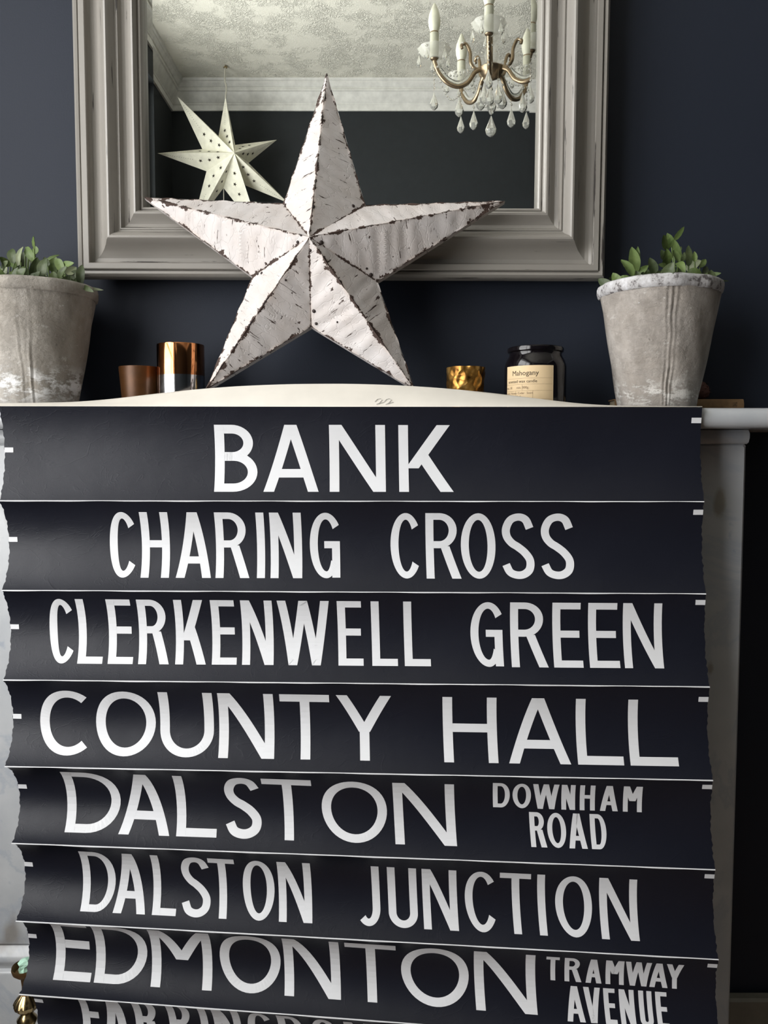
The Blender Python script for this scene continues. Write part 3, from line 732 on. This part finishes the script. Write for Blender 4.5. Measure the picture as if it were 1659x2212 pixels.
def leaves(t, sc, ox, oy, lst, Yc, stem_y):
    for (bx, by, tx, ty, wpx, mi) in lst:
        bx, tx = ox+bx/sc, ox+tx/sc; by, ty = oy+by/sc, oy+ty/sc
        Yb = Yc+lr.uniform(-.045, .03); Yt = Yb+lr.uniform(-.022, .015)
        b = P(bx, by, Yb); tp = P(tx, ty, Yt)
        leaf(b, tp, wpx/sc*Yb/F, t, M_LEAF[mi], lr.uniform(-.05, .2), lr.uniform(-.35, .35), lr.uniform(.1, .35))
        if (by < stem_y-4):
            root = P(bx+lr.uniform(-6, 6), stem_y+25, Yc+(Yb-Yc)*.6)
            MB().tube(catmull([b, b.lerp(root, .5)+Vector((lr.uniform(-.003, .003), 0, 0)), root], 4), .0011, 5).build('stem', M_LEAF[0], t, smooth=60)
Rl = [(450, 570, 435, 305, 112, 0), (468, 500, 490, 300, 60, 0), (445, 575, 338, 420, 92, 0), (430, 598, 328, 572, 50, 0), (340, 606, 232, 588, 72, 1), (470, 560, 585, 470, 62, 0), (640, 560, 596, 402, 95, 1),
      (500, 585, 610, 545, 70, 1), (735, 470, 748, 322, 98, 0), (765, 330, 722, 200, 88, 0), (795, 310, 752, 180, 66, 0), (815, 250, 906, 124, 52, 0), (862, 440, 818, 240, 76, 0), (812, 330, 862, 452, 74, 0),
      (885, 440, 908, 350, 42, 1), (945, 480, 945, 290, 76, 1), (1000, 440, 998, 345, 50, 0), (918, 510, 1058, 428, 92, 2), (1045, 490, 1100, 415, 62, 0), (842, 448, 915, 540, 72, 0), (1050, 575, 1238, 540, 52, 0),
      (930, 530, 1070, 560, 90, 0), (770, 500, 676, 462, 60, 0), (690, 560, 835, 480, 46, 0), (1110, 600, 1312, 612, 22, 1), (760, 560, 700, 510, 50, 1), (850, 570, 870, 470, 60, 1), (960, 580, 1100, 600, 60, 1),
      (1080, 560, 1110, 480, 60, 1), (600, 590, 560, 500, 60, 1), (730, 420, 700, 330, 60, 1), (850, 350, 880, 300, 40, 1), (520, 590, 470, 520, 50, 1), (650, 590, 700, 520, 60, 1)]
leaves(tR, 4.158, 1260, 460, Rl, 1.203, 596)
Ll = [(255, 200, 250, 104, 32, 0), (195, 185, 285, 312, 66, 0), (105, 310, 90, 198, 72, 1), (140, 340, 172, 182, 44, 2), (75, 330, 0, 260, 56, 0), (140, 350, 88, 258, 86, 0), (30, 410, 42, 300, 52, 2),
      (60, 440, 108, 360, 52, 0), (5, 430, -5, 320, 56, 0), (185, 360, 178, 220, 96, 1), (145, 360, 235, 400, 86, 0), (235, 420, 272, 345, 58, 0), (262, 240, 266, 178, 52, 0), (215, 250, 285, 350, 44, 2), (325, 300, 445, 243, 24, 0),
      (398, 380, 412, 252, 82, 0), (425, 270, 478, 395, 66, 0), (400, 460, 396, 368, 80, 0), (455, 340, 552, 305, 60, 0), (490, 385, 570, 335, 66, 2), (530, 420, 600, 360, 60, 1), (600, 480, 612, 318, 66, 1), (550, 480, 592, 385, 64, 1),
      (590, 480, 772, 506, 30, 2), (300, 420, 350, 330, 70, 1), (330, 440, 300, 360, 60, 1), (360, 330, 330, 260, 50, 1), (20, 360, 60, 290, 60, 1), (470, 470, 520, 400, 60, 1), (200, 440, 160, 380, 50, 1), (620, 480, 700, 520, 40, 1),
      (110, 430, 150, 320, 60, 1), (260, 330, 320, 290, 46, 1), (-40, 400, -60, 290, 60, 0), (-60, 430, -110, 340, 60, 1), (-20, 340, -40, 240, 60, 0), (440, 440, 500, 330, 60, 1), (345, 450, 290, 400, 60, 0)]
leaves(tL, 3.456, 0, 480, Ll, 1.203, 603)

for t_, x_, n_, sc_ in ((tL, xL, 46, 1.0), (tR, xR, 16, .8)):
    for q in range(n_):
        a = lr.uniform(0, 2*pi); rr_ = RL*lr.uniform(.2, .86); b = Vector((x_+rr_*cos(a), 1.203+rr_*sin(a), SH_TOP+HL-.012))
        hgt = lr.uniform(.022, .046)*sc_; out = Vector((cos(a), sin(a), 0))*lr.uniform(0, .018)
        leaf(b+Vector((0, 0, hgt*.35)), b+out+Vector((lr.uniform(-.012, .012), lr.uniform(-.008, .008), hgt)), lr.uniform(.012, .017), t_, M_LEAF[lr.choice((0, 1, 1))], lr.uniform(-.1, .25), lr.uniform(-.9, .9))
# ---------------------------------------------------------------- candle holders on the mantel
def cyl_thing(name, label, cat, x0, x1, ytop, Y, group=None):
    cx = (x0+x1)/2; R = (x1-x0)/2*Y/F*.985; x = P(cx, ytop+30, Y).x; H = P(cx, ytop+4, Y).z-SH_TOP
    return thing(name, label, cat, (x, Y, SH_TOP+.0003), group='tealight holders on the mantel' if name == 'votive_holder' else None), R, H
t, R, H = cyl_thing('votive_holder', 'plain brown amber tealight glass left of the copper and silver one', 'candle holder', 258, 344, 790, 1.235)
MB().lathe([(R*.80, 0), (R*.82, .002), (R, H-.001), (R*.99, H), (R*.95, H-.001), (R*.80, .012), (R*.1, .010)], 48).build('glass_cup', M_AMBER, t, smooth=50, local=True)
t, R, H = cyl_thing('votive_holder', 'tall cylindrical holder, shiny copper above and silver below', 'candle holder', 340, 441, 742, 1.215)
zb = P(390, 808, 1.215-R).z-SH_TOP
MB().lathe([(R*.97, 0), (R, .003), (R, zb)], 64, caps=False).build('silver_band', M_SILVER, t, smooth=50, local=True)
MB().lathe([(R, zb), (R*1.001, zb+.0005), (R*1.001, H-.001), (R*.99, H), (R*.95, H-.0015), (R*.94, .01), (.001, .009)], 64, caps=False).build('copper_band', M_COPPER, t, smooth=50, local=True)
t, R, H = cyl_thing('votive_holder', 'hammered gold foil tealight holder beside the black candle jar', 'candle holder', 963, 1048, 791, 1.215)
gr = random.Random(5); gph = [gr.uniform(0, 6) for _ in range(4)]
def gw(r, z, a): return r+(.0008*sin(7*a+z*200+gph[0])+.0006*sin(13*a-z*260+gph[1])+.0006*sin(4*a+gph[2]))*(1 if r > R*.5 else 0)
MB().lathe([(R*.86, 0), (R*.90, .003)]+[(R*(.90+.09*i/12), .003+(H-.005)*i/12) for i in range(1, 13)]+[(R*.98, H), (R*.94, H-.002), (R*.84, .012), (R*.05, .012)], 72, fn=gw).build('cup', M_GOLD, t, smooth=40, local=True)
# black candle jar with typed label
t, R, H = cyl_thing('candle_jar', 'round black glass candle jar with a typed kraft paper label', 'candle', 1090, 1223, 748, 1.20)
JR = R
def jz(y): return P(1156, y, 1.20-R*.5).z-SH_TOP
zs = jz(792)-.001
MB().lathe([(R*.90, 0), (R*.97, .003), (R, .008), (R, zs), (R*.985, zs+.005), (R*.93, zs+.0115), (R*.87, zs+.016), (R*.845, zs+.019), (R*.845, H-.008), (R*.90, H-.0065), (R*.915, H-.0035), (R*.90, H-.001), (R*.86, H), (R*.80, H-.002), (R*.79, H-.015), (R*.9, H-.03), (R*.9, .01), (.002, .009)], 72).build('jar_body', M_JAR, t, smooth=45, local=True)
MB().lathe([(R*.895, .012), (R*.895, H*.5), (.003, H*.5)], 32).build('wax', M_WAX, t, smooth=45, local=True)
zl1 = jz(791)-.001; zl0 = .006
A0, A1 = -pi/2-radians(72), -pi/2+radians(24)    # label wraps from the left edge to right of centre
def lab(a, z, off=.0003): return (( JR+off)*cos(a), (JR+off)*sin(a), z)
o = MB().grid([[lab(A0+(A1-A0)*j/24, zl0+(zl1-zl0)*i/4) for j in range(25)] for i in range(5)]).build('paper_label', M_LABEL, t, smooth=60, local=True); plb = o
def label_text(body, size, a_start, z, mat, name):
    vs, fs = text_mesh(body, size)
    return MB().add([lab(a_start+v.x/JR, z+v.y, .00055) for v in vs], fs).build(name, mat, plb, local=True)
hL = zl1-zl0
def lang(px): return -pi/2+math.asin(max(-1, min(1, ((px-1156.5)*1.17/F)/JR)))
zt = lambda y: zl1-(y-793)/ (877-793)*hL*1.12
label_text('Mahogany', .0098, lang(1101), zt(811), M_INK, 'lettering')
label_text('scented wax candle', .0058, lang(1095), zt(824.5), M_INK, 'lettering')
label_text('no. 18      min. 000g.', .0046, lang(1093), zt(835.5), M_INKF, 'lettering')
label_text('wick  Notes: Cedar   Scent', .0040, lang(1093), zt(845.5), M_INKF, 'lettering')
label_text('Oud', .0040, lang(1108), zt(851.5), M_INKF, 'lettering')
for y in (816.5, 827.5, 839.5, 855.5):
    z = zt(y); MB().grid([[lab(A0+.02+(A1-A0-.06)*j/20, zz, .0005) for j in range(21)] for zz in (z-.00012, z+.00012)]).build('ruled_line', M_INKF, plb, local=True)
for x, ya, yb_ in ((1119, 827.5, 839.5), (1107, 839.5, 855.5), (1140, 839.5, 855.5)):
    a = lang(x); MB().grid([[lab(a-.003, z, .0005), lab(a+.003, z, .0005)] for z in (zt(ya), zt(yb_))]).build('ruled_line', M_INKF, plb, local=True)

# book and dried seed head behind the right pot
bx0, bx1 = P(1328, 870, 1.262).x, P(1608, 870, 1.262).x; bh_ = P(1500, 862, 1.262).z-SH_TOP
BY = 1.2672
bk = thing('book', 'tan book lying flat behind the right stone pot', 'book', ((bx0+bx1)/2, 1.275, SH_TOP+.0003))
zb0 = SH_TOP+.0003
n = 8; rows = []
for i in range(n+1):
    a = -pi/2+pi*i/n; rows.append([(bx0, BY-.0045*cos(a), zb0+bh_/2+bh_/2*sin(a)), (bx1, BY-.0045*cos(a), zb0+bh_/2+bh_/2*sin(a))])
cv = MB().grid(rows); cv.box(bx0, BY, zb0, bx1, 1.2985, zb0+.0018); cv.box(bx0, BY, zb0+bh_-.0018, bx1, 1.2985, zb0+bh_)
cv.build('cover', M_BOOK, bk, smooth=60)
MB().box(bx0+.002, BY+.0003, zb0+.0019, bx1-.002, 1.297, zb0+bh_-.0019).build('pages', M_PAGES, bk)
vs, fs = text_mesh('THE', .0085); xx = P(1585, 870, 1.26).x
MB().add([(xx+v.y, BY-.0049, zb0+bh_*.80-v.x*.45) for v in vs], fs).build('lettering', M_INK, bk)
c = P(1514, 846, 1.28); zz0 = zb0+bh_+.0004
sd = thing('seed_head', 'small dark red-brown dried seed head on the tan book', 'dried flower', (c.x, 1.2815, zz0))
MB().lathe([(.004, 0), (.011, .004), (.014, .011), (.012, .019), (.006, .026), (.001, .028)], 20).build('core', M_DRIED, sd, smooth=60, local=True)
sr = random.Random(4)
for i in range(46):
    z = .003+.023*i/46; a = i*2.4; r = .0135*sin(pi*min(.98, (z+.006)/.034))+.001
    d = Vector((cos(a), sin(a), sr.uniform(-.1, .5))).normalized(); b = Vector((cos(a)*r*.85, sin(a)*r*.85, z)); s_ = Vector((-sin(a), cos(a), 0))*.0024; e = b+d*sr.uniform(.003, .006)
    MB().add([b-s_, b+s_, e+s_*.3, e-s_*.3, b-s_+Vector((0, 0, .001)), b+s_+Vector((0, 0, .001))], [(0, 1, 2, 3), (4, 3, 2, 5)]).build('scale', M_DRIED, sd, local=True)

# ---------------------------------------------------------------- brass candlestick by the left pilaster
CY = 1.08
cb = P(56, 2120, CY); ctop = P(50, 2080, CY).z
cs = thing('brass_candlestick', 'ornate brass candlestick holding a mint green candle stub, left of the blind', 'candlestick', (cb.x, CY, .0305))
Hc = ctop-.0305
def zy(y): return P(56, y, CY).z-.0305
px_ = CY/F
prof = [(.044, 0), (.045, .006), (.040, .014), (.036, .022), (.026, .030), (.016, .045), (.012, .070)]
base = MB().lathe(prof+[(.011, .085)], 40).build('base', M_BRASS, cs, smooth=40, local=True)
k1 = zy(2232)
MB().lathe([(.010, .084), (.009, .10), (.012, k1-.05), (.016, k1-.035), (.012, k1-.02), (.010, zy(2215)), (21*px_, zy(2206)), (22*px_, zy(2200)), (15*px_, zy(2192)), (11*px_, zy(2186))], 32).build('stem', M_BRASS, cs, smooth=50, local=True)
def flute(r, z, a): return r*(1+.07*abs(sin(6*a)))
MB().lathe([(11*px_, zy(2187)), (17*px_, zy(2182)), (25*px_, zy(2174)), (27*px_, zy(2166)), (23*px_, zy(2158)), (16*px_, zy(2151)), (11*px_, zy(2146))], 48, fn=flute).build('knop', M_BRASS, cs, smooth=30, local=True)
MB().lathe([(10*px_, zy(2147)), (9*px_, zy(2130)), (11*px_, zy(2112)), (14*px_, zy(2107))], 32).build('neck', M_BRONZE, cs, smooth=50, local=True)
MB().lathe([(12*px_, zy(2108)), (20*px_, zy(2105)), (28*px_, zy(2098)), (30*px_, zy(2091)), (29*px_, zy(2086)), (27*px_, zy(2088)), (22*px_, zy(2098)), (2*px_, zy(2101))], 36).build('drip_pan', M_BRONZE, cs, smooth=40, local=True)
MB().lathe([(12*px_, zy(2101)), (15*px_, zy(2092)), (13*px_, zy(2084)), (15*px_, zy(2078)), (9*px_, zy(2072)), (1*px_, zy(2070))], 9, fn=lambda r, z, a: r*(1+.2*sin(3*a+z*400))).build('candle_stub', M_MINT, cs, local=True)

# ---------------------------------------------------------------- paper star hanging in the room, seen in the mirror
SD = 3.93
ptips = [(487, 208), (383, 208), (340, 331), (412, 500), (565, 512), (622, 438), (598, 302)]
pvals = [(472, 294), (437, 322), (446, 370), (483, 406), (526, 399), (537, 352), (508, 313)]
def vraw(px, py, D): d = ray(px, py); return EYE+d*(D/d.y)
cen = vraw(488, 352, SD); apx = vraw(506, 330, SD-.10); nv = (apx-cen).normalized()
nv = Vector((.36, -1, -.12)).normalized()
def vplane(px, py): d = ray(px, py); return EYE+d*((cen-EYE).dot(nv)/d.dot(nv))
TPs = [vplane(*q) for q in ptips]; VLs = [vplane(*q) for q in pvals]
TPr = [reflect(q) for q in TPs]; VLr = [reflect(q) for q in VLs]
APf = reflect(apx); APb = reflect(cen-(apx-cen)*.9)
hook = V(487, 162, SD); hook.z = Z_CEIL-.004
ps = thing('paper_star', 'ivory seven-pointed card star lantern with tiny star cutouts, hanging from the ceiling in the mirror', 'star lantern', (TPr[0].x, TPr[0].y, TPr[0].z))
holes = MB()
for i in range(7):
    f = MB()
    vals2 = (VLr[i-1], VLr[i])
    for ap in (APf, APb):
        for v_ in vals2: f.add([ap, TPr[i], v_], [(0, 1, 2)])
    f.build('star_point', M_PSTAR, ps)
    for v_ in vals2:
        n = (TPr[i]-APf).cross(v_-APf).normalized(); 
        if n.dot(APf-APb) < 0: n = -n
        mid = lambda s, q: APf+(TPr[i]-APf)*s*(1-q)+(v_-APf)*q + (TPr[i]-APf)*0
        e1 = (TPr[i]-APf).normalized(); e2 = n.cross(e1)
        for s in (.22, .34, .46):
            # lies halfway between ridge and outer edge
            ridge = APf.lerp(TPr[i], s); ov = (v_-APf); hvec = ov-e1*ov.dot(e1); base_s = ov.dot(e1)/(TPr[i]-APf).length
            half = hvec*(s/base_s if s < base_s else (1-s)/(1-base_s))*.45
            c = ridge+half+n*.0012; vs = []
            for z in range(10):
                r = .0098 if z % 2 == 0 else .004; a = 2*pi*z/10; vs.append(c+e1*r*cos(a)+e2*r*sin(a))
            holes.add(vs, [tuple(range(10))])
        for z in range(12):
            s = .56+.028*z; half = hvec*((1-s)/(1-base_s))*.45; c = APf.lerp(TPr[i], s)+half+n*.0012; r = .0014
            holes.add([c+e1*r*cos(a)+e2*r*sin(a) for a in (0, pi/3, 2*pi/3, pi, 4*pi/3, 5*pi/3)], [tuple(range(6))])
o = holes.build('cutouts', M_HOLE, ps); o['kind'] = 'stuff'
MB().tube(catmull([TPr[0]+Vector((0, 0, -.01)), TPr[0].lerp(hook, .3)+Vector((.004, 0, 0)), TPr[0].lerp(hook, .55)+Vector((-.003, 0, 0)), hook], 5), .0038, 6).build('hanging_cord', M_CORD, ps)
MB().lathe([(.009, 0), (.009, .003), (.003, .008), (.003, .012)], 12, c=(hook.x, hook.y, Z_CEIL-.0125)).build('ceiling_hook', M_BRASS, ps)
low = VLr[3]; MB().tube([low, low+Vector((0, 0, -.5)), low+Vector((0, 0, -.9))], .0018, 6).build('power_cord', M_CORD, ps)

# ---------------------------------------------------------------- chandelier, seen in the mirror
CD = 3.0
hub = V(1062, 152, CD)
ch = thing('chandelier', 'gilt five-arm candle chandelier hung with crystal drops', 'chandelier', (hub.x, hub.y, Z_CEIL))
g = lambda x, y, z: Vector((hub.x+x, hub.y+y, hub.z+z))
def lathe_at(prof, c, seg=20, name='part', mat=None, parent=None, sm=50, fn=None, caps=True):
    return MB().lathe(prof, seg, c=tuple(c), fn=fn, caps=caps).build(name, mat, parent, smooth=sm)
lathe_at([(.001, -.034), (.010, -.032), (.030, -.022), (.042, -.004), (.044, .006), (.036, .012), (.012, .018)], hub, 24, 'hub_bowl', M_GILT, ch)
lathe_at([(.012, .018), (.020, .03), (.028, .05), (.020, .075), (.010, .09), (.016, .10), (.030, .125), (.036, .15), (.024, .18), (.010, .20)], hub, 20, 'glass_baluster', M_BLOWN, ch)
ztop = Z_CEIL-hub.z
MB().tube([g(0, 0, -.03), g(0, 0, ztop-.03)], .0045, 8).build('stem', M_GILT, ch, smooth=60)
lathe_at([(.006, ztop-.045), (.03, ztop-.035), (.05, ztop-.012), (.052, ztop-.001)], hub, 24, 'ceiling_rose', M_GILT, ch)
NARM = 5; A00 = radians(172)
def drop_mesh(c, L, R, name, parent, seg=8):
    c = Vector(c)
    R *= 1.2; L *= 1.18
    return MB().lathe([(.0006, 0), (R*.28, -L*.18), (R*.62, -L*.42), (R*.98, -L*.68), (R*.82, -L*.86), (R*.35, -L*.97), (.0006, -L)], seg, c=tuple(c)).build(name, M_CRYST, parent)
def bead(c, R, parent, name='bead'):
    return MB().lathe([(.0004, R), (R*.7, R*.7), (R, 0), (R*.7, -R*.7), (.0004, -R)], 8, c=tuple(c)).build(name, M_CRYST, parent)
def wire(a, b, parent): MB().tube([Vector(a), Vector(b)], .0006, 4).build('wire', M_GILT, parent)
ends = []
for k in range(NARM):
    a = A00+2*pi*k/NARM; ca, sa = cos(a), sin(a)
    q = lambda r, z: g(r*ca, r*sa, z)
    arm = MB().tube(catmull([q(.03, .004), q(.06, -.01), q(.085, -.045), q(.12, -.062), q(.16, -.05), q(.19, -.018), q(.205, .02)], 6), lambda s: .0082-.001*s, 10).build('arm', M_GILT, ch, smooth=60)
    # pair of glass ribs running with the arm
    MB().tube(catmull([q(.06, .004), q(.09, -.030), q(.12, -.047), q(.155, -.036), q(.185, -.004)], 6), .0055, 8).build('glass_rib', M_CRYST, arm, smooth=60)
    scr = MB().tube(catmull([q(.03, .01), q(.055, .0), q(.075, .02), q(.078, .055), q(.092, .082), q(.108, .078), q(.106, .066)], 6), lambda s: .0068-.0015*s, 8).build('scroll', M_GILT, ch, smooth=60)
    E = q(.205, .02); ends.append(E)
    lathe_at([(.004, 0), (.012, .003), (.014, .006), (.006, .009)], E, 16, 'drip_cup', M_GILT, arm)
    lathe_at([(.008, .008), (.026, .010), (.044, .020), (.055, .040), (.0565, .040), (.0455, .0185), (.026, .0078), (.008, .0062)], E, 20, 'bobeche', M_BLOWN, ch, fn=lambda r, z, a_: r*(1+(.06*cos(8*a_) if r > .04 else 0)), caps=False)
    lathe_at([(.0155, .010), (.0155, .090), (.012, .091)], E, 18, 'candle_sleeve', M_SLEEVE, ch, sm=40)
    bl_ = lathe_at([(.0125, .091), (.0140, .096), (.0200, .115), (.0215, .132), (.0185, .152), (.0115, .172), (.005, .186), (.0008, .192)], E, 20, 'bulb', M_BULB, ch)
    lathe_at([(.0145, .0905), (.0145, .0945), (.0125, .095)], E, 16, 'bulb_collar', M_GILT, bl_)
    for j in range(5):
        b = a+2*pi*j/5+.4; p = E+Vector((.054*cos(b), .054*sin(b), .036))
        bead(p+Vector((0, 0, -.006)), .0042, ch); drop_mesh(p+Vector((0, 0, -.012)), .034, .0075, 'crystal_drop', ch)
    # long drop under the arm
    p = q(.115, -.068); wire(p, p+Vector((0, 0, -.03)), ch); bead(p+Vector((0, 0, -.016)), .0048, ch); drop_mesh(p+Vector((0, 0, -.028)), .058, .0135, 'crystal_drop', ch)
    p = q(.105, .07); bead(p+Vector((0, 0, .012)), .007, ch)
    # bead swags from candle cup to hub and between neighbouring arms
    for (s_, e_, sag, nb_) in ((q(.195, .012), q(.045, .0), -.018, 11), (q(.20, .012), g(.205*cos(a+2*pi/NARM), .205*sin(a+2*pi/NARM), .012), -.075, 16)):
        for z in range(1, nb_):
            tt = z/nb_; p = s_.lerp(e_, tt)+Vector((0, 0, sag*4*tt*(1-tt)))
            bead(p, .0042 if z % 2 else .0034, ch)
    # drops round the hub
    p = g(.040*cos(a+.6), .040*sin(a+.6), -.012); wire(p, p+Vector((0, 0, -.045)), ch); bead(p+Vector((0, 0, -.035)), .005, ch); drop_mesh(p+Vector((0, 0, -.046)), .060, .0145, 'crystal_drop', ch)
    e2 = q(.205, .02); wire(e2, e2+Vector((0, 0, -.1)), ch)
    for z in range(6): bead(e2+Vector((0, 0, -.02-.014*z)), .0038, ch)
    drop_mesh(e2+Vector((0, 0, -.105)), .052, .0125, 'crystal_drop', ch)
wire(g(0, 0, -.03), g(0, 0, -.15), ch)
for z in range(5): bead(g(0, 0, -.045-.018*z), .005, ch)
bead(g(0, 0, -.142), .0085, ch); drop_mesh(g(0, 0, -.153), .062, .0175, 'crystal_drop', ch, 10)
